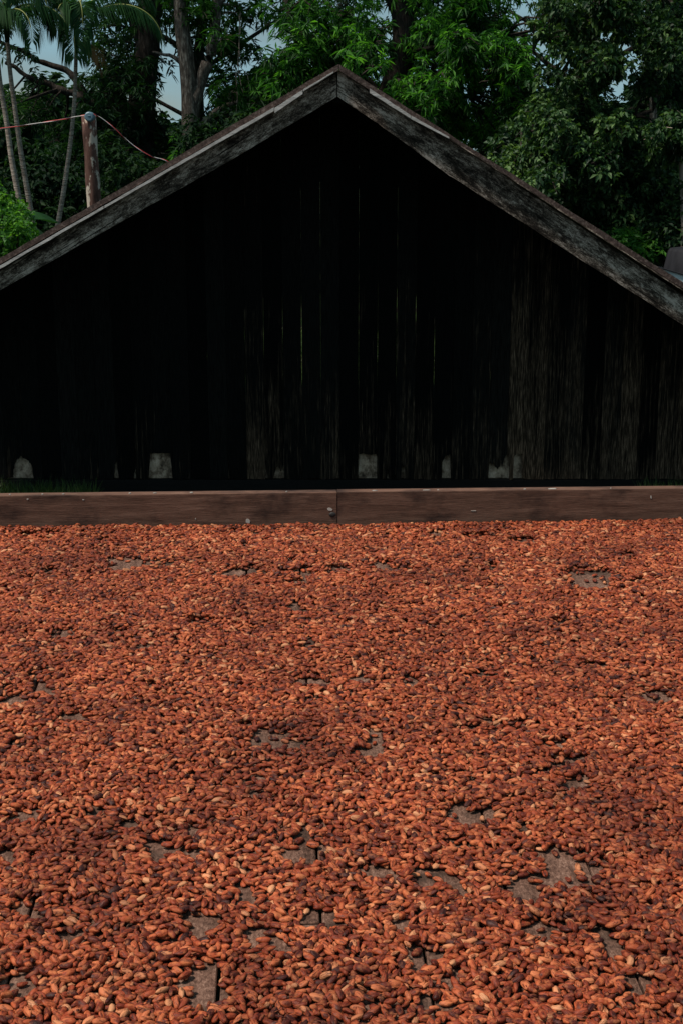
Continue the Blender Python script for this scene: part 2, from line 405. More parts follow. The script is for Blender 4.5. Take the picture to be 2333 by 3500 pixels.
# the parts of the deck beyond the picture get the same kind of bare spots
for i in range(40):
    cx, cy = rnd.uniform(bx0, bx1), rnd.uniform(by0, by1)
    u, v_ = to_px(dm @ Vector((cx, cy, 0)))
    if -60 < u < 2400 and v_ < 3560: continue
    r = np.sqrt(((xx-cx)/.06)**2+((yy-cy)/.06)**2); bare = np.maximum(bare, 1.35-r-wob*.75)
target = np.where(bare > .0, np.minimum(target, .0062), target)
target = np.where(bare > .35, -1, target)
target = np.where(vnoise(.045, 8)*.6+vnoise(.16, 9)*.5 > .83, -1, target)
H = np.zeros((ny, nx)); NA = 24
stamps = []
for k in range(NA):
    a = math.pi*k/NA; co, si = math.cos(a), math.sin(a); m = 4
    J, I = np.meshgrid(np.arange(-m, m+1), np.arange(-m, m+1), indexing='ij')
    u = (I*co+J*si)*cell/.0118; v_ = (-I*si+J*co)*cell/.0066; rr = u*u+v_*v_
    sel = rr < 1; stamps.append((J[sel], I[sel], np.sqrt(1-rr[sel])))
beans = []                                   # (x, y, z, ax, ay, az, scale, variant)
NC = 330000
cxs = rng.integers(5, nx-5, NC); cys = rng.integers(5, ny-5, NC); ks = rng.integers(0, NA, NC); ur = rng.random((NC, 6))
TH = .0096
for i in range(NC):
    cx, cy = cxs[i], cys[i]; tg = target[cy, cx]
    if tg < 0 and ur[i, 0] > .022: continue
    J, I, S = stamps[ks[i]]; jj, ii = J+cy, I+cx
    h = H[jj, ii]; hm = h.mean(); hx = h.max()
    if tg < 0:
        if hx > .004: continue
    elif hm > tg*.58 or hx > tg+.007: continue
    s = .76+.44*ur[i, 1]
    if hx == 0: base = 0.0
    else: base = .58*hm+.30*hx
    H[jj, ii] = np.maximum(h, base + TH*s*(.42+.58*S))
    gx = (H[cy, min(cx+3, nx-1)]-H[cy, cx-3])/(6*cell)*.35; gy = (H[min(cy+3, ny-1), cx]-H[cy-3, cx])/(6*cell)*.35
    beans.append((bx0+(cx+ur[i, 2]-.5)*cell, by0+(cy+ur[i, 3]-.5)*cell, base+.0046*s, gx, gy, ks[i]*math.pi/NA, s, ur[i, 4], ur[i, 5], hx))
print('beans', len(beans))
XF = []
for b in beans:
    x, y, z, gx, gy, an, s, r1, r2, hx = b
    tilt = 0.10 if hx == 0 else .8
    n_ = Vector((-gx+(r1-.5)*tilt, -gy+(r2-.5)*tilt, 1)).normalized()
    qr = n_.to_track_quat('Z', 'Y').to_matrix() @ Matrix.Rotation(an+(math.pi if r1 > .5 else 0), 3, 'Z') @ Matrix.Rotation((r2-.5)*(.5 if hx == 0 else 1.6), 3, 'X')
    XF.append((Vector((x, y, z)), qr, (s*(.92+.2*r2), s*(.88+.26*r1), s*(.78+.36*((r1*7) % 1)))))
# the 300 that show largest in the photograph
zc = []
for i, (p, qr, sc) in enumerate(XF):
    wp = dm @ p; u, v_ = to_px(wp)
    if 5 < u < 2328 and v_ < 3492:
        jj, ii = int((p.y-by0)/cell), int((p.x-bx0)/cell)
        if H[min(jj, ny-1), min(ii, nx-1)] < p.z + .0075: zc.append((-v_, i))
zc.sort(); near = [i for _, i in zc[:300]]; nearset = set(near)
KB = 'plump reddish brown cacao bean lying loose among the nearest rows of beans'
srcs = []
for k, i in enumerate(near):
    p, qr, sc = XF[i]
    o = bpy.data.objects.new('cacao_bean', BM[k % NV]); C.objects.link(o)
    o.matrix_world = dm @ Matrix.Translation(p) @ qr.to_4x4() @ Matrix.Diagonal((*sc, 1))
    tag(o, KB, 'cacao bean', 'nearest cacao beans at the bottom of the picture')
    if k < NV: srcs.append(o)
rest = [i for i in range(len(XF)) if i not in nearset]
me = bpy.data.meshes.new('cacao_beans'); me.from_pydata([tuple(XF[i][0]) for i in rest], [], [])
e = np.array([XF[i][1].to_euler() for i in rest], dtype=np.float32).ravel(); s_ = np.array([XF[i][2] for i in rest], dtype=np.float32).ravel()
a = me.attributes.new('rot', 'FLOAT_VECTOR', 'POINT'); a.data.foreach_set('vector', e)
a = me.attributes.new('scl', 'FLOAT_VECTOR', 'POINT'); a.data.foreach_set('vector', s_)
a = me.attributes.new('pick', 'INT', 'POINT'); a.data.foreach_set('value', rng.integers(0, NV, len(rest)).astype(np.int32))
bo = obj('cacao_beans', me); bo.rotation_euler = (0, 0, YAW)
tag(bo, 'thick layer of reddish brown drying cacao beans spread over the wooden deck', 'cacao beans', kind='stuff')
gn = bpy.data.node_groups.new('scatter_beans', 'GeometryNodeTree')
gn.interface.new_socket('Geometry', in_out='INPUT', socket_type='NodeSocketGeometry'); gn.interface.new_socket('Geometry', in_out='OUTPUT', socket_type='NodeSocketGeometry')
N = gn.nodes.new; gi, go = N('NodeGroupInput'), N('NodeGroupOutput'); iop = N('GeometryNodeInstanceOnPoints'); jn = N('GeometryNodeJoinGeometry')
for o in srcs:
    x = N('GeometryNodeObjectInfo'); x.transform_space = 'ORIGINAL'; x.inputs['Object'].default_value = o; x.inputs['As Instance'].default_value = True
    gn.links.new(x.outputs['Geometry'], jn.inputs[0])
def nattr(name, typ):
    x = N('GeometryNodeInputNamedAttribute'); x.data_type = typ; x.inputs['Name'].default_value = name; return x.outputs['Attribute']
er = N('FunctionNodeEulerToRotation')
gn.links.new(nattr('rot', 'FLOAT_VECTOR'), er.inputs[0]); gn.links.new(er.outputs[0], iop.inputs['Rotation'])
gn.links.new(nattr('scl', 'FLOAT_VECTOR'), iop.inputs['Scale']); gn.links.new(nattr('pick', 'INT'), iop.inputs['Instance Index'])
iop.inputs['Pick Instance'].default_value = True
gn.links.new(gi.outputs[0], iop.inputs['Points']); gn.links.new(jn.outputs[0], iop.inputs['Instance']); gn.links.new(iop.outputs[0], go.inputs[0])
md = bo.modifiers.new('scatter', 'NODES'); md.node_group = gn
# torn husk and dried pulp between the beans
hv, hf = [], []
pick = rng.choice(len(XF), 15000, replace=False)
for i in pick:
    p = dm @ (XF[i][0] + Vector((rnd.uniform(-.006, .006), rnd.uniform(-.006, .006), rnd.uniform(.001, .0045))))
    a = rnd.uniform(0, 6.28); l = rnd.uniform(.0025, .009); w_ = l*rnd.uniform(.3, .8)
    u = Vector((math.cos(a), math.sin(a), rnd.uniform(-.6, .6)))*l; v_ = Vector((-math.sin(a), math.cos(a), rnd.uniform(-.6, .6)))*w_
    b = len(hv); hv += [p-u, p-v_*.9, p+u*.8+Vector((0, 0, l*.4)), p+v_, p+Vector((0, 0, l*.25))]
    hf += [(b, b+1, b+4), (b+1, b+2, b+4), (b+2, b+3, b+4), (b+3, b, b+4)]
ho = obj('husk_flakes', pyd('husk_flakes', hv, hf), M_HUSK)
tag(ho, 'torn husk flakes and dried pulp caught between the drying beans', 'husk flakes', kind='stuff')

# ------------------------------------------------------------------ plank shed with gable roof
YB, YW, YE = 8.9, 9.6, 14.1
shed = thing('plank_shed', 'black weathered plank shed with steep gable roof behind the drying deck', 'shed', (0, YW, GZ))
inv = Matrix.Translation((0, -YW, -GZ))
def child(name, me, mat): o = obj(name, me, mat, shed); o.matrix_parent_inverse = inv; return o
def pt(px, py, Y=YB): p = atY(px, py, Y); return (p.x, p.z)
def along(a, b, X):
    return (X, a[1]+(b[1]-a[1])*(X-a[0])/(b[0]-a[0]))
XE = 2.95
ap = pt(1157, 221)
Ltop = pt(0, 884); Rtop = pt(2333, 968)
Lt = along(ap, Ltop, -XE); Rt = along(ap, Rtop, XE); TS = .040
def rough_edge(a, b, n_, amp, seed):
    r = random.Random(seed); out = []
    for i in range(n_+1):
        t = i/n_; j = 0 if i in (0, n_) else amp*(mnoise.noise(Vector((t*n_*.35, seed, 0)))+.5*mnoise.noise(Vector((t*n_*1.1, seed, 4))))
        out.append((a[0]+(b[0]-a[0])*t, a[1]+(b[1]-a[1])*t+j))
    return out
up = rough_edge(Lt, (ap[0]-.002, ap[1]), 50, .006, 3); lo = rough_edge((ap[0]-.002, ap[1]-TS*.9), (Lt[0], Lt[1]-TS*.9), 50, .004, 7)
child('roof_sheet', extrude_outline('roof_sheet', up+lo, YB-.05, YE), M_ROOF)
up = rough_edge((ap[0]+.002, ap[1]), Rt, 50, .006, 13); lo = rough_edge((Rt[0], Rt[1]-TS*.9), (ap[0]+.002, ap[1]-TS*.9), 50, .004, 17)
child('roof_sheet', extrude_outline('roof_sheet', up+lo, YB-.05, YE), M_ROOF)
# barge boards
bt = pt(1150, 243); bb = pt(1150, 331)
l1 = pt(0, 926); l2 = pt(0, 992); le1 = along(bt, l1, -XE); le2 = along(pt(800, 541), l2, -XE)
up = rough_edge(le1, bt, 40, .003, 21); lo = rough_edge(bb, pt(800, 541), 18, .006, 23)[:-1] + rough_edge(pt(800, 541), le2, 30, .006, 29)
child('barge_board', extrude_outline('barge_board', up+lo, YB, YB+.032, .004), M_BARGE_L)
rt = (bt[0]+.006, bt[1]); rb = (bb[0]+.006, bb[1]); r1 = pt(1533, 476); r2 = pt(2145, 885); re1 = along(r1, r2, XE)
up = [rt, pt(1165, 241)] + rough_edge(pt(1165, 241), r1, 16, .003, 31)[1:-1] + rough_edge(r1, re1, 30, .004, 33)
q1, q2, q3 = pt(1290, 421), pt(1533, 600), pt(2160, 1000); re2 = along(q2, q3, XE)
lo = rough_edge(re2, q2, 34, .006, 37)[:-1] + rough_edge(q2, q1, 14, .006, 39)[:-1] + rough_edge(q1, rb, 8, .003, 41)
child('barge_board', extrude_outline('barge_board', up+lo, YB-.008, YB+.028, .004), M_BARGE_R)
# pale strips showing between the roof edge and the barge boards
def strip(px0, py0, px1, py1, h0, h1, n_, seed, mat=None):
    a, b = pt(px0, py0), pt(px1, py1); up = rough_edge(a, b, n_, .003, seed)
    dn = rough_edge((b[0], b[1]-h1), (a[0], a[1]-h0), n_, .004, seed+1)
    child('trim_strip', extrude_outline('trim_strip', up+dn, YB-.072, YB-.012), mat or M_STRIP)
strip(-400, 1141, 360, 703, .022, .016, 30, 51); strip(364, 701, 938, 368, .016, .022, 30, 53); strip(940, 370, 1035, 309, .030, .024, 8, 55); strip(1037, 307, 1140, 246, .012, .008, 8, 57)
strip(1262, 304, 1400, 394, .026, .020, 10, 61); strip(1402, 396, 1530, 468, .020, .010, 10, 63); strip(1532, 473, 2333, 993, .007, .007, 40, 65, M_BARGE_R)
# rafters, ridge beam, purlins, rear posts (under the roof)
child('ridge_beam', box_mesh('ridge_beam', (ap[0]-.04, YB+.06, ap[1]-.22), (ap[0]+.04, YE-.1, ap[1]-.10)), M_DARK)
for sx, E in ((-1, Lt), (1, Rt)):
    for t in (.35, .7, .93):
        px_, pz_ = ap[0]+(E[0]-ap[0])*t, ap[1]+(E[1]-ap[1])*t
        child('purlin', box_mesh('purlin', (px_-.03, YB+.06, pz_-.13), (px_+.03, YE-.1, pz_-.045)), M_DARK)
        for y in (YE-.3, YW+2.2):
            child('post', box_mesh('post', (px_-.045, y-.045, GZ-.05), (px_+.045, y+.045, pz_-.13)), M_DARK)
for y in (YE-.3, YW+2.2):
    child('post', box_mesh('post', (ap[0]-.05, y-.05, GZ-.05), (ap[0]+.05, y+.05, ap[1]-.22)), M_DARK)
for sx, E in ((-1, Lt), (1, Rt)):
    zt = ap[1]+(E[1]-ap[1])*.97-.09
    for k in range(11):
        y0 = YW+.05+k*.41
        child('side_plank', box_mesh('side_plank', (min(sx*2.80, sx*2.82), y0, GZ-.02), (max(sx*2.80, sx*2.82), y0+.404, zt)), M_PLANK)
# wall planks
PBOT = atY(1166, 1638, YW).z
mpx = 64.3
kx = lambda k: (903+mpx*k-1166.5)/FPX
def roof_z(X):
    E = Lt if X < ap[0] else Rt
    return ap[1]+(E[1]-ap[1])*(X-ap[0])/(E[0]-ap[0]) - TS - .012
wx = lambda px: atY(px, 1300, YW).x
# damage at the foot of the wall: plank index -> outline of the foot, (fraction across, photo y)
def fz(py): return atY(1166, py, YW).z
FOOT = {
 -14: [(0, 1640), (.3, 1632), (.45, 1590), (.6, 1572), (.8, 1560), (1, 1566)],
 -13: [(0, 1566), (.2, 1574), (.38, 1590), (.48, 1636), (1, 1638)],
 -9: [(0, 1638), (.80, 1638), (.87, 1590), (1, 1578)],
 -8: [(0, 1600), (.06, 1638), (.85, 1638), (.93, 1608), (1, 1604)],
 -7: [(0, 1638), (.66, 1638), (.80, 1550), (1, 1549)],
 -6: [(0, 1549), (.90, 1550), (.98, 1638), (1, 1638)],
 -2: [(0, 1555), (.07, 1638), (1, 1638)],
 0: [(0, 1575), (.03, 1600), (.12, 1638), (.42, 1636), (.55, 1606), (.70, 1594), (.85, 1612), (.98, 1590), (1, 1638)],
 2: [(0, 1638), (.96, 1638), (1, 1560)],
 5: [(0, 1638), (.03, 1553), (.95, 1552), (1, 1560)],
 6: [(0, 1638), (.55, 1638), (.6, 1600), (.66, 1638), (1, 1638)],
 7: [(0, 1638), (.3, 1638), (.36, 1592), (.52, 1600), (.55, 1638), (1, 1638)],
 9: [(0, 1638), (.50, 1638), (.52, 1580), (.72, 1558), (.95, 1553), (1, 1640)],
 12: [(0, 1636), (.05, 1575), (.2, 1590), (.26, 1578), (.38, 1598), (.55, 1602), (.66, 1594), (.7, 1572), (.76, 1600), (.86, 1566), (1, 1552)],
 13: [(0, 1556), (.10, 1552), (.14, 1638), (.36, 1638), (.37, 1560), (.82, 1548), (.86, 1638), (1, 1620)],
}
K0 = math.floor((wx(-230)/YW*FPX/1.0+1166.5-903)/mpx)
scale_k = YW/ (atY(1166, 1300, YW)-Vector((0, 0, CAMZ))).dot(Vector((0, math.cos(PITCH), -math.sin(PITCH))))
def edge_x(k): return wx(903+mpx*k)
Kmin, Kmax = -22, 29
hard = {2: .0085, 4: .0095, 1: .006, 3: .0075, 0: .006, 6: .0065, 7: .0055, 8: .0065, 9: .006, 12: .0065, -2: .003, -8: .002, -9: .002}
wear_lights = {-1: .8, 0: .42, 3: .4, 5: .4, 13: 1.15, 14: .85, 15: .75, 16: .8, 17: .35, 18: .75, 19: 1.05, 20: .55, 21: .7, 22: .85, 23: .5, 24: .75, 25: .6, 7: .55, 11: .55, 8: .5}
zs = np.linspace(0, 1, 34)
for k in range(Kmin, Kmax+1):
    a, b = edge_x(k), edge_x(k+1)
    if b < -2.8 or a > 2.8: continue
    a, b = max(a, -2.79), min(b, 2.79)
    if b-a < .03: continue
    za, zb = roof_z(a), roof_z(b)
    wl = hard.get(k, .0014); wr = hard.get(k+1, .0014)
    foot = FOOT.get(k)
    pts = []
    if foot:
        for (f0, y0_), (f1, y1_) in zip(foot[:-1], foot[1:]):
            m = 1 if abs(f1-f0)+abs(y1_-y0_)/90 < .14 else 4
            for i_ in range(m):
                t_ = i_/m; jt = 0 if i_ == 0 else 1
                pts.append((a+.0006+(b-a-.0012)*(f0+(f1-f0)*t_)+jt*rnd.uniform(-.0025, .0025)*(1 if .04 < f0+(f1-f0)*t_ < .96 else 0), fz(y0_+(y1_-y0_)*t_ + jt*rnd.uniform(-3.5, 3.5))))
        pts.append((b-.0006, fz(foot[-1][1])))
    else:
        m = 5; pts = [(a+.0006+(b-a-.0012)*i/m, PBOT+rnd.uniform(-.004, .004)) for i in range(m+1)]
    zl0, zr0 = pts[0][1], pts[-1][1]
    pts[0] = (a+.0006, zl0); pts[-1] = (b-.0006, zr0)
    right = []
    for t in zs[1:]:
        z = zr0+(zb-zr0)*t; o_ = max(0.0, mnoise.noise(Vector((k+1, z*4.3, .7)))*1.2-.02)*wr*(1.0 if z < .5 else .15)*(2.2 if z < -.5 else 1.5 if z < .15 else 1)
        right.append((b-.0005-o_*.5, z))
    left = []
    for t in zs[1:][::-1]:
        z = zl0+(za-zl0)*t; o_ = max(0.0, mnoise.noise(Vector((k, z*4.3, .7)))*1.2-.02)*wl*(1.0 if z < .5 else .15)*(2.2 if z < -.5 else 1.5 if z < .15 else 1)
        left.append((a+.0005+o_*.5, z))
    dy = rnd.uniform(0, .010)
    if ap[0] > a and ap[0] < b: right[-1:] = [right[-1], (ap[0], roof_z(ap[0]))]
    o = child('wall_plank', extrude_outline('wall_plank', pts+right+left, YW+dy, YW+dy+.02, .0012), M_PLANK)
    o['wear_light'] = wear_lights.get(k, rnd.uniform(-.1, .15) if k < -1 else rnd.uniform(.05, .35))  # higher towards the right: worn wood, with light from that side painted in
# black strip added for shade under the planks, concrete plinth with a few bricks
sx0, sx1 = -2.78, 2.78
child('shade_strip', box_mesh('shade_strip', (sx0, YW+.003, GZ-.05), (sx1, YW+.22, PBOT-.006), .004), M_DARK)
pl = child('plinth', box_mesh('plinth', (-2.72, YW+.045, PBOT-.0055), (2.72, YW+.2, fz(1538)), .006), M_CONC)
for i, (px, py) in enumerate(((1780, 1598), (1776, 1617), (1782, 1634))):
    p = atY(px, py, YW+.10)
    b_ = obj('brick', box_mesh('brick', (p.x-.045, YW+.028, p.z-.013), (p.x+.045, YW+.0442, p.z+.016), .004), M_BRICK if i != 2 else M_CONC, pl); b_.matrix_parent_inverse = inv

# grass at both ends of the shed front
def leaf_tris(name, P, D, L, W, tone, mat, parent=None, fold=.25, droop=0.0):
    """diamond leaves: P base (n,3), D unit direction (n,3), L length, W width, tone (n,)"""
    n = len(P)
    up = np.tile(np.array([0, 0, 1.0]), (n, 1)) + rng.normal(0, .55, (n, 3))
    S = np.cross(D, up); S /= np.linalg.norm(S, axis=1)[:, None]+1e-9; Nn = np.cross(S, D)
    L = L[:, None]; W = W[:, None]
    V = np.empty((n, 4, 3)); V[:, 0] = P; mid = P+D*L*.45
    V[:, 1] = mid+S*W*.5+Nn*W*fold; V[:, 2] = P+D*L - np.array([0, 0, 1.0])*L*droop; V[:, 3] = mid-S*W*.5+Nn*W*fold
    me = bpy.data.meshes.new(name); me.vertices.add(n*4); me.vertices.foreach_set('co', V.astype(np.float32).ravel())
    b = np.arange(n)*4; T = np.stack([b, b+1, b+2, b, b+2, b+3], 1).astype(np.int32).ravel()
    me.loops.add(n*6); me.loops.foreach_set('vertex_index', T); me.polygons.add(n*2)
    me.polygons.foreach_set('loop_start', np.arange(n*2, dtype=np.int32)*3); me.polygons.foreach_set('loop_total', np.full(n*2, 3, dtype=np.int32))
    at = me.attributes.new('tone', 'FLOAT', 'POINT'); at.data.foreach_set('value', np.repeat(np.clip(tone, 0, 1), 4).astype(np.float32))
    me.update(calc_edges=True); me.validate()
    return obj(name, me, mat, parent)
def grass(name, x0, x1, y0, y1, n, label, h0=.05, h1=.13):
    P = np.stack([rng.uniform(x0, x1, n), rng.uniform(y0, y1, n), np.full(n, GZ-.005)], 1)
    D = np.stack([rng.normal(0, .45, n), rng.normal(0, .45, n), np.ones(n)], 1); D /= np.linalg.norm(D, axis=1)[:, None]
    o = leaf_tris(name, P, D, rng.uniform(h0, h1, n), rng.uniform(.004, .009, n), rng.random(n), M_GRASS)
    tag(o, label, 'grass', kind='stuff')
grass('grass', -6.5, wx(330), 8.55, 9.45, 26000, 'green grass growing at the left foot of the shed', .09, .20)
grass('grass', wx(2190), 6.5, 8.55, 9.45, 24000, 'green grass growing at the right foot of the shed', .09, .20)
grass('grass', -7, 7, 14.3, 19, 42000, 'rough grass growing behind the shed')

# ------------------------------------------------------------------ post with blue cap, twisted cable
YP = 14.9
p0, p1 = atY(304, 392, YP), atY(325, 735, YP)
d = (p1-p0); foot = p0 + d*((GZ-.05-p0.z)/d.z)
post = thing('wooden_post', 'leaning red brown wooden post with flaking white paint and blue pipe cap', 'post', foot)
q = NT('red_brown_post'); n1 = q.noise(q.coord((10, 10, 2.2)), 2, 8, .65)
n2 = q.noise(q.coord((5, 5, 2.4)), 2.0, 6, .6)
c = q.ramp(n1, [(.3, (.035, .018, .014)), (.55, (.11, .06, .048)), (.75, (.20, .125, .10))])
M_POST = q.set(q.mix(q.ramp(n2, [(.55, 0), (.59, .9)]), c, (.46, .40, .33)), .9, .1, n1, .6, .01)
pts = [foot+(p0-foot)*t for t in np.linspace(0, 1, 14)]
rs = [.073+.004*math.sin(i*2.1) for i in range(14)]
def local(me, o): me.transform(Matrix.Translation(-Vector(o.location))); return me
obj('shaft', local(tube('shaft', pts, rs, 14), post), M_POST, post)
q = NT('blue_grey_plastic'); n1 = q.noise(q.coord(), 30, 4); M_CAP = q.set(q.ramp(n1, [(.3, (.06, .12, .16)), (.7, (.12, .2, .25))]), .45, .4)
bm = bmesh.new(); cp = atY(307, 399, YP-.13)
prof = [(.0, -.045), (.036, -.045), (.046, -.036), (.049, -.02), (.049, .05)]
rings = []
for r_, y_ in prof[1:]:
    rings.append([bm.verts.new((cp.x+r_*math.cos(2*math.pi*k/20), cp.y+y_, cp.z+r_*math.sin(2*math.pi*k/20))) for k in range(20)])
bm.faces.new(rings[0])
for r0, r1_ in zip(rings[:-1], rings[1:]):
    for k in range(20): bm.faces.new((r0[k], r0[(k+1) % 20], r1_[(k+1) % 20], r1_[k]))
bm.faces.new(rings[-1][::-1])
cap = obj('pipe_cap', local(from_bm('pipe_cap', bm), post), M_CAP, post)
obj('cap_rib', local(box_mesh('cap_rib', (cp.x-.012, cp.y-.050, cp.z+.004), (cp.x+.018, cp.y-.044, cp.z+.012), .002), post), M_CAP, cap)
cab = thing('twisted_cable', 'red, white and black twisted cable strung over the leaning post', 'cable', cp)
CM = [NT('red_wire').set((.5, .03, .03), .45, .4), NT('white_wire').set((.55, .52, .5), .5, .4), NT('black_wire').set((.015, .015, .017), .5, .4)]
path = spline([atY(-420, 490, YP-.1), atY(-120, 464, YP-.1), atY(0, 440, YP-.1), atY(130, 422, YP-.1), atY(230, 405, YP-.1), atY(290, 394, YP-.1), atY(307, 388, YP-.11), atY(330, 394, YP-.1), atY(385, 432, YP-.05), atY(450, 492, YP), atY(520, 535, YP+.05), atY(572, 551, YP+.1), atY(640, 600, YP+.15), atY(760, 640, YP+.2)], 14)
for j in range(3):
    pp = []
    for i, p in enumerate(path):
        a = i*.30 + j*2*math.pi/3; pp.append(p+Vector((0, math.cos(a), math.sin(a)))*.0036)
    obj('strand', local(tube('strand', pp, [.0036]*len(pp), 5), cab), CM[j], cab)
# far support for the cable, hidden by the roof
sp = path[-1]
stake = thing('cable_stake', 'short dark stake holding the cable behind the shed roof', 'stake', (sp.x, sp.y, GZ))
obj('shaft', local(tube('shaft', [(sp.x, sp.y, GZ-.05), (sp.x, sp.y, sp.z*.5), (sp.x, sp.y, sp.z+.01)], [.03, .03, .028], 8), stake), M_DARK, stake)
sp = path[0]
stake = thing('cable_stake', 'dark pole outside the picture carrying the cable end', 'pole', (sp.x, sp.y, GZ))
obj('shaft', local(tube('shaft', [(sp.x, sp.y, GZ-.05), (sp.x, sp.y, sp.z*.5), (sp.x, sp.y, sp.z+.05)], [.05, .05, .045], 8), stake), M_POST, stake)

# ------------------------------------------------------------------ water tank and low white roof at the right edge
YT = 16.2
tp = atY(2290, 857, YT); tb_z = GZ
tk = thing('water_tank', 'dark grey tapered plastic water tank behind the white low roof', 'water tank', (0, 0, 0))
q = NT('grey_plastic'); n1 = q.noise(q.coord((3, 3, 1)), 3, 6); M_TANK = q.set(q.ramp(n1, [(.3, (.008, .008, .010)), (.7, (.02, .02, .024))]), .7, .15)
xl = atY(2322, 857, YT).x; cx = xl+.42
bm = bmesh.new(); rings = []
ztop = tp.z
for r_, z_ in ((.58, GZ), (.56, GZ+.5), (.50, ztop-.25), (.455, ztop-.03), (.435, ztop-.004), (.40, ztop), (.25, ztop+.004)):
    rings.append([bm.verts.new((cx+r_*math.cos(2*math.pi*k/32), YT+.4+r_*math.sin(2*math.pi*k/32), z_)) for k in range(32)])
for r0, r1_ in zip(rings[:-1], rings[1:]):
    for k in range(32): bm.faces.new((r0[k], r0[(k+1) % 32], r1_[(k+1) % 32], r1_[k]))
bm.faces.new(rings[-1]); bm.faces.new(rings[0][::-1])
obj('tank_body', from_bm('tank_body', bm, True), M_TANK, tk)
obj('lid', tube('lid', [(cx, YT+.4, ztop+.002), (cx, YT+.4, ztop+.03)], [.2, .19], 20), M_TANK, tk)
q = NT('white_painted_sheet'); n1 = q.noise(q.coord((1, 1, 6)), 5, 6); M_WHITE = q.set(q.ramp(n1, [(.3, (.42, .44, .44)), (.7, (.66, .68, .68))]), .6, .3)
hut = thing('low_white_shed', 'low white sided lean-to with grey trim at the right edge of picture', 'lean-to', (0, 0, 0))
ha, hb = atY(2235, 906, YT-.7), atY(2333, 936, YT-.7); sl_ = (hb.z-ha.z)/(hb.x-ha.x)
x0, x1 = ha.x-.15, ha.x+1.9
z0, z1 = ha.z-.15*sl_, ha.z+sl_*1.9
obj('wall', extrude_outline('wall', [(x0, GZ-.02), (x1, GZ-.02), (x1, z1-.012), (x0, z0-.012)], YT-.66, YT-.56), M_WHITE, hut)
obj('trim', extrude_outline('trim', [(x0-.03, z0-.011), (x1+.03, z1-.011), (x1+.03, z1), (x0-.03, z0)], YT-.68, YT-.3), M_TANK, hut)

# ------------------------------------------------------------------ trees
def clump_leaves(cs, rs, nros, nl, L, W, flat=.75, bias=None):
    """rosettes of leaves through the volume of each clump. returns P, D, L, W, tone"""
    Ps, Ds, Ls, Ws, Ts = [], [], [], [], []
    for c_, r_, n_ in zip(cs, rs, nros):
        n_ = max(4, int(n_))
        u = rng.normal(0, 1, (n_, 3)); u /= np.linalg.norm(u, axis=1)[:, None]
        rad = r_*rng.random(n_)**.45
        off = u*rad[:, None]; off[:, 2] *= flat
        # ragged outline: a lobe here and there
        lob = 1+.35*np.sin(u[:, 0]*4+c_[0]*3)*np.cos(u[:, 2]*5+c_[2]*2); off *= lob[:, None]
        tip = off+np.array(c_); ax = u*.6+np.array([0, 0, .45])+rng.normal(0, .25, (n_, 3)); ax /= np.linalg.norm(ax, axis=1)[:, None]
        ct = rng.normal(0, .12)
        th = rng.uniform(0, 2*np.pi, (n_, nl)); rv_ = rng.normal(0, 1, (n_, nl, 3))
        rv_ -= (rv_*ax[:, None, :]).sum(2)[..., None]*ax[:, None, :]; rv_ /= np.linalg.norm(rv_, axis=2)[..., None]
        D = rv_*.85+ax[:, None, :]*rng.uniform(-.1, .6, (n_, nl, 1))+np.array([0, 0, -.42]); D /= np.linalg.norm(D, axis=2)[..., None]
        P = tip[:, None, :]+rng.normal(0, .02, (n_, nl, 3))
        Ps.append(P.reshape(-1, 3)); Ds.append(D.reshape(-1, 3)); m_ = n_*nl
        Ls.append(L*rng.uniform(.6, 1.15, m_)); Ws.append(W*rng.uniform(.7, 1.2, m_))
        tn = np.repeat(rng.normal(.42+ct, .20, n_), nl)+rng.normal(0, .17, m_)+(bias if bias else 0); Ts.append(tn)
    return [np.concatenate(a) for a in (Ps, Ds, Ls, Ws, Ts)]

GAPS = [(165, 120, 95, 85), (120, 210, 60, 60), (130, 300, 75, 40), (250, 250, 60, 40), (60, 60, 30, 70), (600, 330, 38, 150), (705, 270, 30, 60), (905, 140, 48, 50), (850, 200, 30, 26), (560, 500, 25, 60), (720, 300, 20, 40), (1350, 90, 30, 55), (1330, 230, 30, 40),
        (1590, 520, 70, 30), (2050, 60, 40, 35), (2160, 190, 55, 40), (2060, 300, 30, 35), (1880, 190, 45, 25), (1560, 60, 30, 25), (1715, 20, 30, 25), (2300, 380, 25, 25), (2300, 610, 25, 14), (990, 40, 18, 30), (1620, 390, 20, 40), (1640, 300, 22, 30), (1950, 230, 35, 22), (2120, 270, 40, 28), (2200, 90, 26, 36), (1780, 60, 22, 25), (1240, 60, 22, 28), (1100, 30, 18, 22), (420, 400, 28, 36), (385, 475, 22, 22), (1490, 230, 16, 30), (1560, 470, 40, 24), (2090, 130, 26, 26)]
def in_gap(px, py, f=1.0):
    for gx, gy, a, b in GAPS:
        if ((px-gx)/(a*f))**2+((py-gy)/(b*f))**2 < 1: return True
    return False
def clumps_px(boxes, Y, dY, n, r0, r1, avoid=True):
    out, tot = [], sum((b[2]-b[0])*(b[3]-b[1]) for b in boxes)
    for x0, y0, x1, y1 in boxes:
        k = max(1, round(n*(x1-x0)*(y1-y0)/tot)); t = 0; c = 0
        while c < k and t < k*30:
            t += 1; px, py = rnd.uniform(x0, x1), rnd.uniform(y0, y1); r_ = rnd.uniform(r0, r1); y_ = Y+rnd.uniform(-dY, dY)
            if avoid and in_gap(px, py, 1.0+.55*r_/y_*FPX/60): continue
            p = atY(px, py, y_)
            if p.z < GZ+r_*.5: continue
            out.append((p, r_)); c += 1
    return out
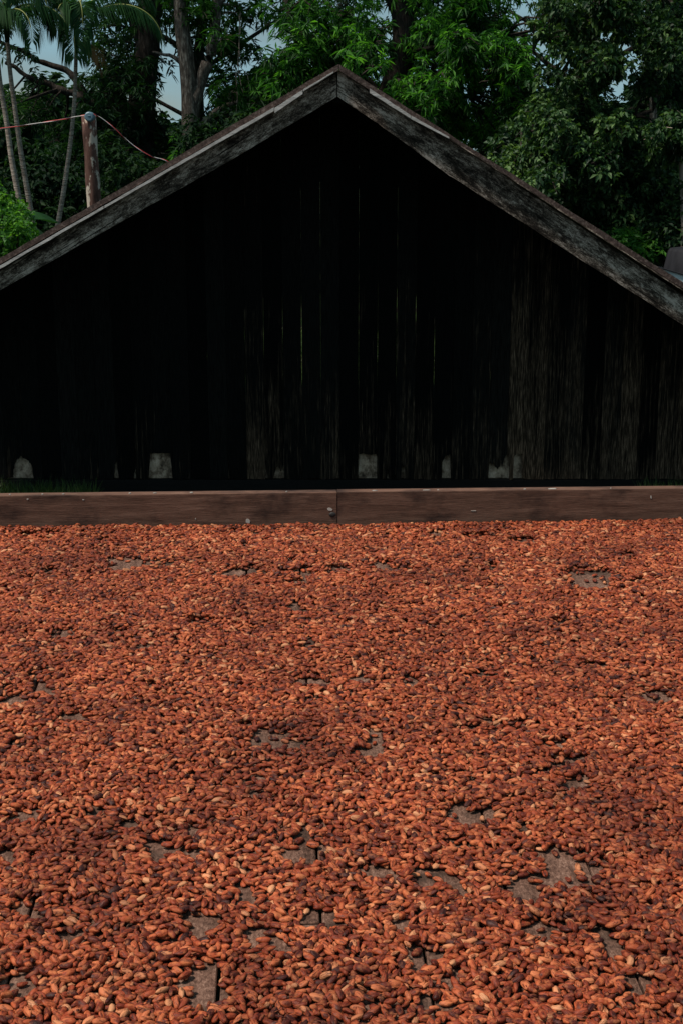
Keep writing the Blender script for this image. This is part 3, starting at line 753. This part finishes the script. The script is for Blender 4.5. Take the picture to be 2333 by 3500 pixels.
def tree(name, label, Y, trunk_path, trunk_r, limbs, clumps, leafs, mat, barkm, group=None, twig=True, cat='tree'):
    """trunk_path: pixels (px, py) from top to foot at depth Y"""
    pts = [p if isinstance(p, Vector) else atY(p[0], p[1], Y+(p[2] if len(p) > 2 else 0)) for p in trunk_path]
    base = pts[-1].copy(); base.z = GZ
    t = thing(name, label, cat, base, 0, group)
    full = spline(pts+[Vector((base.x+.02, base.y, GZ-.15))], 6)
    n_ = len(full); rr = [trunk_r*(.62+.5*i/(n_-1)) * (1+.05*mnoise.noise(Vector((i*.6, Y, 1)))) for i in range(n_)]
    rr[-1] *= 1.25; rr[-2] *= 1.1
    obj('trunk', local(tube('trunk', full, rr, 12), t), barkm, t)
    nodes = [(p, r_) for p, r_ in zip(full, rr)]
    for lp, r0, r1 in limbs:
        P = spline([p if isinstance(p, Vector) else atY(p[0], p[1], Y+(p[2] if len(p) > 2 else 0)) for p in lp], 6)
        R_ = [(r0+(r1-r0)*i/(len(P)-1))*(1+.28*mnoise.noise(Vector((i*.9, r0*50, 2)))) for i in range(len(P))]
        P = [p+Vector((0, mnoise.noise(Vector((i*.5, 3, r0*30)))*.3, mnoise.noise(Vector((i*.55, 9, r0*30)))*.35))*min(1, i/3)*min(.25, r0*2) for i, p in enumerate(P)]
        obj('limb', local(tube('limb', P, R_, 9), t), barkm, t); nodes += list(zip(P, R_))
    if twig:
        V, F = [], []
        for c_, r_ in clumps:
            q_, qr = min(nodes, key=lambda n: (n[0]-c_).length + max(0, n[0].z-c_.z)*.6)
            mid = (q_+c_)*.5+Vector((rnd.uniform(-.2, .2), rnd.uniform(-.2, .2), rnd.uniform(-.05, .3)))*min(1, (q_-c_).length*.4)
            dd = (q_-c_).length; r0 = min(qr*.6, .012+.018*dd)
            v, f = tube_arrays(spline([q_, mid, c_], 3), [r0*(1-.12*i) for i in range(7)], 5, False); b = len(V); V += v; F += [tuple(i+b for i in x) for x in f]
            for _ in range(4):
                e_ = c_+Vector((rnd.gauss(0, 1), rnd.gauss(0, 1), rnd.gauss(0, .7))).normalized()*r_*.8
                v, f = tube_arrays([c_.lerp(q_, .1), (c_+e_)*.5+Vector((0, 0, .04)), e_], [r0*.3, r0*.22, .004], 4, False); b = len(V); V += v; F += [tuple(i+b for i in x) for x in f]
        if V: tw = obj('twigs', local(pyd('twigs', V, F), t), barkm, t); tw['kind'] = 'stuff'
    L, W, nl, dens, flat = leafs
    P, D, Ls, Ws, T = clump_leaves([c for c, _ in clumps], [r for _, r in clumps], [dens*r*r for _, r in clumps], nl, L, W, flat)
    P = P-np.array(t.location)
    cr_ = leaf_tris('crown', P, D, Ls, Ws, T, mat, t, droop=.18); cr_['kind'] = 'stuff'
    return t
def above(Y, x0, x1, z0, z1, dY, n, r0, r1):
    return [(Vector((rnd.uniform(x0, x1), Y+rnd.uniform(-dY, dY), rnd.uniform(z0, z1))), rnd.uniform(r0, r1)) for _ in range(n)]
MG = (.20, .038, 9, 118, .8)
# left tree: thick dark trunk with long limbs reaching left
tree('mango_tree', 'dark mango tree with thick trunk and bare limbs reaching left behind palms', 30,
     [(505, -420), (512, -60), (510, 120), (495, 260), (482, 420), (478, 640)], .30,
     [([(485, 430), (400, 360), (300, 340), (200, 300), (120, 270), (20, 215)], .11, .04), ([(300, 340), (240, 250), (150, 215), (60, 170), (-60, 120)], .08, .03), ([(500, 200), (450, 60), (380, -80)], .12, .07)],
     clumps_px([(280, 330, 560, 640), (330, 60, 560, 330), (150, 400, 330, 640), (-60, 330, 130, 420), (330, 240, 480, 420)], 30, 1.6, 44, .3, .65)
     + clumps_px([(0, 150, 240, 190), (60, 255, 300, 290), (100, 330, 330, 400)], 29.6, .5, 9, .12, .24, False)
     + clumps_px([(-80, 20, 60, 120), (300, 0, 600, 80)], 30, 1.4, 7, .22, .42) + above(30, -8, -3.2, 5.6, 9, 3, 26, .6, 1.0), MG, M_DUSK, M_BARK)
# forked tree with pale lichened trunk
tree('forked_tree', 'tall tree with pale lichen spotted forked trunk left of the roof peak', 29,
     [(600, -520), (614, -120), (622, 80), (640, 220), (650, 330), (652, 480), (650, 640)], .19,
     [([(655, 400), (690, 270), (725, 160), (742, 20), (760, -200)], .13, .09), ([(742, 20), (820, -80), (900, -160)], .08, .04), ([(640, 230), (580, 190), (520, 180)], .05, .02), ([(652, 470), (740, 380), (860, 330)], .07, .03)],
     clumps_px([(660, 330, 980, 640), (880, 250, 1080, 420), (880, 250, 1080, 420), (650, 20, 850, 180), (760, 160, 1000, 340), (560, 440, 700, 640)], 29.5, 1.2, 56, .28, .58) + clumps_px([(560, -20, 860, 60)], 29.5, 1.2, 9, .3, .5)
     + above(29.5, -4.2, -1, 5.6, 9, 2.5, 20, .6, 1.0), MG, M_MANGO, M_PALE)
# great mango over the roof peak
tree('great_mango_tree', 'great mango tree with bright drooping leaf clusters rising behind the roof peak', 27,
     [(1300, -600), (1330, -100), (1375, 60), (1372, 190), (1338, 310), (1300, 420), (1290, 640)], .26,
     [([(1372, 190), (1480, 140), (1600, 100), (1720, 120)], .12, .05), ([(1338, 310), (1450, 330), (1600, 330)], .1, .04), ([(1330, 340), (1180, 250), (1040, 150), (985, 20), (970, -120)], .12, .06), ([(1375, 60), (1500, -80), (1640, -200)], .12, .06), ([(1300, 420), (1120, 360), (960, 330)], .08, .03)],
     clumps_px([(930, 10, 1320, 330), (1380, 20, 1800, 330), (1420, 330, 1800, 560), (1180, 150, 1330, 330)], 27, 1.4, 92, .28, .55)
     + clumps_px([(1410, 120, 1780, 330), (1180, 130, 1290, 230), (1340, 320, 1500, 420), (1850, 80, 2010, 170)], 24.2, .6, 40, .22, .42) + clumps_px([(960, -40, 1800, 30)], 27, 1.3, 14, .3, .5)
     + above(27, -2, 4, 6.6, 9.5, 2.5, 14, .6, 1.0), (.19, .036, 10, 135, .75), M_GREAT, M_BARK)
# grey-green broadleaf at the right
tree('broadleaf_tree', 'leafy grey green broadleaf tree filling the view right of the shed roof', 20,
     [(2010, -300), (2010, 100), (1995, 330), (1990, 560), (2000, 800)], .12,
     [([(1995, 330), (1900, 240), (1820, 180)], .06, .025), ([(1990, 520), (1880, 460), (1780, 440)], .06, .025), ([(1992, 480), (2100, 420), (2230, 380)], .06, .025), ([(1995, 640), (2120, 590), (2260, 570)], .05, .02), ([(2010, 100), (2120, 20), (2260, -60)], .07, .03)],
     clumps_px([(1730, 420, 2200, 820), (1800, 260, 2100, 450), (2080, 560, 2330, 760), (1980, 120, 2330, 300), (2050, 380, 2300, 560)], 20, 1.3, 120, .2, .42)
     + clumps_px([(1880, 20, 2333, 140)], 20.5, 1.2, 13, .2, .4) + clumps_px([(1820, 420, 2120, 640)], 18.3, .4, 16, .2, .36) + clumps_px([(1860, -20, 2120, 290)], 18.8, .5, 26, .18, .34) + above(20.5, 2.8, 6, 4.0, 7.5, 2.2, 24, .4, .7), (.085, .050, 9, 400, .8), M_BROAD, M_BARK)
# slender trunks at the far right
tree('slender_tree', 'slender rusty trunked tree at the right, nearer the picture middle', 24, [(2205, -400), (2215, 100), (2228, 300), (2232, 480), (2238, 640), (2240, 820)], .075,
     [([(2228, 300), (2280, 200), (2340, 130)], .04, .02)], clumps_px([(2120, -20, 2333, 160), (2180, 150, 2333, 330)], 24.5, 1, 16, .25, .45)+above(24, 4.4, 7, 4.8, 8, 1.6, 12, .5, .8), (.12, .05, 9, 330, .8), M_FAR, M_PALE, 'slender trees at the right')
tree('slender_tree', 'slender rusty trunked tree at the right with a fork, nearer the picture edge', 25, [(2300, -400), (2290, 100), (2283, 280), (2275, 440), (2262, 560), (2258, 820)], .075,
     [([(2270, 500), (2320, 450), (2380, 420)], .035, .015)], clumps_px([(2220, 0, 2360, 300)], 25.5, 1, 14, .25, .45)+above(25, 5, 8, 4.9, 8, 1.6, 12, .5, .8), (.12, .05, 9, 330, .8), M_FAR, M_PALE, 'slender trees at the right')
tree('smooth_pale_tree', 'pale smooth trunk standing at the right picture edge above the bushes', 18.4, [(2316, 440), (2320, 500), (2326, 560), (2332, 680), (2335, 860)], .042,
     [], clumps_px([(2250, 380, 2380, 500)], 18.0, .3, 12, .2, .33), (.085, .05, 9, 420, .8), M_BROAD, NT('smooth_pale_bark').set((.34, .27, .22), .85, .1))

for lab, a, b, Yb_ in (('dark sparse tree far behind the forked trunk', 330, 1050, 34), ('dark sparse tree far behind the great mango', 1050, 1750, 33.5), ('dark sparse tree far behind the grey green tree', 1650, 2420, 34)):
    m_ = (a+b)/2
    tree('background_tree', lab, Yb_, [(m_+20, -500), (m_+10, 0), (m_-15, 250), (m_, 560), (m_, 700)], .16, [([(m_-10, 200), (a+90, 40)], .07, .03), ([(m_-15, 250), (b-90, 60)], .07, .03), ([(m_-5, 420), (a+120, 300)], .06, .03), ([(m_-5, 420), (b-120, 320)], .06, .03)],
         clumps_px([(a, -60, b, 560)], Yb_, 1.6, 60, .35, .65)+above(Yb_, atY(a, 0, Yb_).x, atY(b, 0, Yb_).x, 5.8, 9, 2, 14, .7, 1.1), (.22, .044, 9, 60, .8), M_FAR, M_BARK, 'background trees')
# palms
def frond_mesh(name, start, az, el, length, curl, nlf, llen, lw, hang):
    """arching midrib with two rows of drooping leaflets; returns leaflet mesh and midrib mesh"""
    n_ = 26; p = Vector(start); P = [p.copy()]; e_ = el
    for i in range(n_):
        p = p+Vector((math.cos(az)*math.cos(e_), math.sin(az)*math.cos(e_), math.sin(e_)))*(length/n_); P.append(p.copy()); e_ -= curl/n_*(.5+1.1*i/n_); e_ = max(e_, -1.52)
    V, F, T = [], [], []
    side = Vector((-math.sin(az), math.cos(az), 0))
    for k in range(nlf):
        t = .1+.9*(k+.5)/nlf; f = t*n_; i = min(int(f), n_-1); b = P[i].lerp(P[i+1], f-i); tan = (P[i+1]-P[i]).normalized()
        ll = llen*(math.sin(math.pi*min(1, .15+.8*t))**.6)*rnd.uniform(.85, 1.1)
        for s in (-1, 1):
            d0 = (side*s*.75+tan*.6+Vector((0, 0, -.15+rnd.uniform(-.12, .12)))).normalized(); d1 = (d0*(1-hang)+Vector((0, 0, -1))*hang+tan*.15).normalized()
            wv = tan.cross(d0).cross(d0).normalized()*lw*.5
            m = b+d0*ll*.45; e2 = m+d1*ll*.55; q_ = len(V); tn = rnd.gauss(.42, .14)
            V += [b, m+wv, m-wv, e2]; F += [(q_, q_+1, q_+2), (q_+1, q_+3, q_+2)]; T += [tn]*4
    me = pyd(name, V, F); at = me.attributes.new('tone', 'FLOAT', 'POINT'); at.data.foreach_set('value', np.array(T, dtype=np.float32))
    return me, tube('midrib', P, [.016*(1-.85*i/n_) for i in range(n_+1)], 5)
def palm(label, Y, path, r0, crown, fronds, dead=()):
    pts = [atY(a, b, Y) for a, b in path]; c_ = atY(crown[0], crown[1], Y); base = pts[-1].copy(); base.z = GZ
    t = thing('palm_tree', label, 'palm tree', base, 0, 'slender palms at the left')
    d_ = (pts[-1]-pts[-2]); ft = pts[-1]+d_*((GZ-.1-pts[-1].z)/d_.z)
    full = spline([c_]+pts+[ft], 8); obj('trunk', local(tube('trunk', full, [r0*(.8+.4*i/len(full)) for i in range(len(full))], 10), t), M_PALMT, t)
    tp_ = full[0]; obj('crownshaft', local(tube('crownshaft', [tp_+Vector((0, 0, .02+.35*s)) for s in (-.4, .0, .5, 1)], [r0*.9, r0*1.15, r0*1.0, r0*.55], 10), t), M_PALM, t)
    for az, el, ln, cu, hang in fronds:
        a, b = frond_mesh('frond', tp_+Vector((0, 0, .2)), R(az), R(el), ln, cu, 66, .50, .020, hang)
        f_ = obj('frond', local(a, t), M_PALM, t); obj('midrib', local(b, t), M_RACH, f_)
    for az, el, ln, cu, hang in dead:
        a, b = frond_mesh('dead_frond', tp_, R(az), R(el), ln, cu, 24, .35, .02, hang)
        f_ = obj('dead_frond', local(a, t), M_DRY, t); obj('midrib', local(b, t), M_DRY, f_)
palm('slender palm with ringed trunk and a long arching frond beside the post', 19, [(256, 330), (246, 450), (232, 560), (214, 680), (200, 760)], .030, (262, 150),
     [(-8, 42, 1.45, 2.25, .75), (14, 66, 1.3, 2.2, .7), (172, 74, 1.15, 2.1, .65), (150, 80, 1.3, 1.8, .6), (-82, 30, .9, 3.2, .8), (-70, 76, .95, 3.9, .85), (-110, 80, .85, 4.2, .9), (60, 78, 1.2, 2.0, .6)],
     [(-30, 10, .5, 1.8, .7), (10, -20, .45, 1.2, .6)])
palm('slender leaning palm at the left edge, the left one of the two close trunks', 18.5, [(4, 300), (24, 420), (40, 540), (62, 660)], .034, (-10, 180),
     [(0, 60, 1.3, 2.8, .8), (40, 66, 1.2, 2.6, .8), (-40, 62, 1.1, 3.2, .85), (180, 50, 1.3, 2.4, .7), (120, 60, 1.2, 2.5, .7), (-110, 66, 1.1, 3.0, .8)])
palm('slender leaning palm at the left edge, the right one of the two close trunks', 18.8, [(36, 250), (56, 400), (74, 530), (96, 660)], .032, (24, 110),
     [(5, 62, 1.2, 3.0, .8), (-30, 68, 1.1, 3.3, .85), (50, 70, 1.3, 2.6, .7), (170, 60, 1.3, 2.6, .7), (-90, 70, 1.0, 3.6, .85), (100, 72, 1.4, 2.4, .7)])
# banana plant at the left edge
def banana(label, Y, foot_px, leaves):
    b0 = atY(foot_px, 700, Y); b0.z = GZ
    t = thing('banana_plant', label, 'banana plant', b0)
    top = b0+Vector((0, 0, 1.25)); obj('stem', local(tube('stem', [b0-Vector((0, 0, .1)), b0+Vector((0, 0, .6)), top], [.09, .075, .05], 10), t), M_DRY, t)
    for az, el, ln, cu, m_ in leaves:
        n_ = 22; p = top.copy(); e_ = el; V, F, T = [], [], []
        for i in range(n_+1):
            d_ = Vector((math.cos(az)*math.cos(e_), math.sin(az)*math.cos(e_), math.sin(e_))); s = Vector((-math.sin(az), math.cos(az), 0)); w_ = .20*math.sin(math.pi*min(1, max(0, (i/n_-.1)/.9)))**.6+.006
            j = rnd.uniform(.75, 1.05); V += [p+s*w_*j-Vector((0, 0, w_*.45)), p, p-s*w_*rnd.uniform(.75, 1.05)-Vector((0, 0, w_*.45))]; T += [rnd.uniform(.3, .6)]*3
            if i: b = 3*i; F += [(b-3, b-2, b+1, b), (b-2, b-1, b+2, b+1)]
            p = p+d_*(ln/n_); e_ -= cu/n_
        me = pyd('leaf', V, F); at = me.attributes.new('tone', 'FLOAT', 'POINT'); at.data.foreach_set('value', np.array(T, dtype=np.float32)); obj('leaf', local(me, t), m_, t)
banana('banana plant with torn drooping leaves at the left edge behind the bush', 16.5, -60,
       [(R(-20), R(66), 1.1, 2.2, M_FAR), (R(40), R(70), 1.2, 2.0, M_PALM), (R(150), R(64), 1.2, 2.1, M_PALM), (R(205), R(50), 1.0, 2.4, M_FAR), (R(-80), R(72), .9, 2.6, M_DRY)])

# bushes
def bush(label, Y, boxes, dY, n, r0, r1, leafs, mat, group=None):
    cl = clumps_px(boxes, Y, dY, n, r0, r1, r1 > .4)
    mxp = sum((c for c, _ in cl), Vector())/len(cl); base = Vector((mxp.x, mxp.y, GZ))
    t = thing('bush', label, 'bush', base, 0, group)
    low = []
    for c_, r_ in cl:                                     # foliage reaches down to the ground
        z = c_.z
        while z > GZ+.35: z -= r_*1.3; low.append((Vector((c_.x+rnd.uniform(-.2, .2), c_.y+rnd.uniform(-.2, .2), max(z, GZ+.15))), r_))
    V, F = [], []
    for c_, r_ in cl:
        v, f = tube_arrays(spline([base+Vector((rnd.uniform(-.1, .1), rnd.uniform(-.1, .1), -.05)), (base+c_)*.5+Vector((0, 0, .1)), c_], 3), [.02-.002*i for i in range(7)], 5, False); b = len(V); V += v; F += [tuple(i+b for i in x) for x in f]
    s_ = obj('stems', local(pyd('stems', V, F), t), M_BARK, t); s_['kind'] = 'stuff'
    L, W, nl, dens, flat = leafs; al = cl+rnd.sample(low, min(len(low), len(cl)))
    P, D, Ls, Ws, T = clump_leaves([c for c, _ in al], [r for _, r in al], [dens*r*r for _, r in al], nl, L, W, flat)
    P = P-np.array(t.location); o = leaf_tris('foliage', P, D, Ls, Ws, T, mat, t, droop=.1); o['kind'] = 'stuff'
bush('bright green leafy bush at the left edge above the shed roof', 14.9, [(-140, 640, 40, 900), (-20, 720, 110, 900), (80, 800, 175, 900)], .7, 34, .09, .21, (.066, .036, 8, 1050, .9), M_BUSH, 'bushes behind the shed')
bush('yellow green leafy bush at the right edge above the white lean-to', 18.9, [(2120, 720, 2400, 880), (2240, 640, 2420, 760)], .6, 30, .18, .32, (.085, .05, 8, 620, .9), M_BROAD, 'bushes behind the shed')
bush('bright green undergrowth low behind the right roof slope', 18.6, [(2060, 780, 2240, 900)], .5, 12, .16, .28, (.085, .034, 8, 700, .9), M_BUSH, 'bushes behind the shed')
for i, (a, b, y0, lab) in enumerate(((-800, -150, 480, 'dark shrub thicket beyond the left edge of the picture'), (2420, 3000, 480, 'dark shrub thicket beyond the right edge of the picture'), (-150, 160, 560, 'dark shrub thicket behind the two close palm trunks'), (120, 420, 620, 'dark shrub thicket beside the leaning post'), (380, 700, 540, 'dark shrub thicket under the forked trunk'), (640, 980, 440, 'dark shrub thicket left of the roof peak'), (1500, 1850, 470, 'dark shrub thicket just right of the roof peak'), (1800, 2150, 560, 'dark shrub thicket below the grey green tree'))):
    bush(lab, 23+i*.4, [(a, y0, b, 900)], 1.2, 34, .35, .6, (.13, .055, 8, 260, .9), M_FAR, 'dark thickets behind the shed')
# vines hanging from the forked tree
for i, P_ in enumerate(([(822, 40), (815, 190), (808, 260), (812, 330), (806, 400)], [(826, 60), (815, 215), (825, 290), (840, 345), (865, 380)], [(818, 50), (822, 215), (845, 255), (852, 300), (856, 350)])):
    v = tube('hanging_vine', spline([atY(a, b, 28.6) for a, b in P_], 6), [.006]*25, 5)
    o = obj('hanging_vine', v, M_PALMT); tag(o, ('thin pale vine hanging straight down left of the roof peak', 'thin pale vine curving right down to the roof, left of peak', 'short thin pale vine hanging innermost beside the roof peak')[i], 'vine', 'vines hanging left of the roof peak')
# distant tree line, one mass
cl = []
for i in range(170):
    px = rnd.uniform(-400, 2800); py = rnd.uniform(430, 560) if rnd.random() < .8 else rnd.uniform(330, 450)
    if in_gap(px, py, 1.3): continue
    cl.append((atY(px, py, rnd.uniform(44, 60)), rnd.uniform(.7, 1.3)))
P, D, Ls, Ws, T = clump_leaves([c for c, _ in cl], [r for _, r in cl], [70*r*r for _, r in cl], 8, .42, .2, .9)
o = leaf_tris('distant_woods', P, D, Ls, Ws, T, M_FAR); tag(o, 'dark distant tree line seen between the trunks', 'woods', kind='stuff')
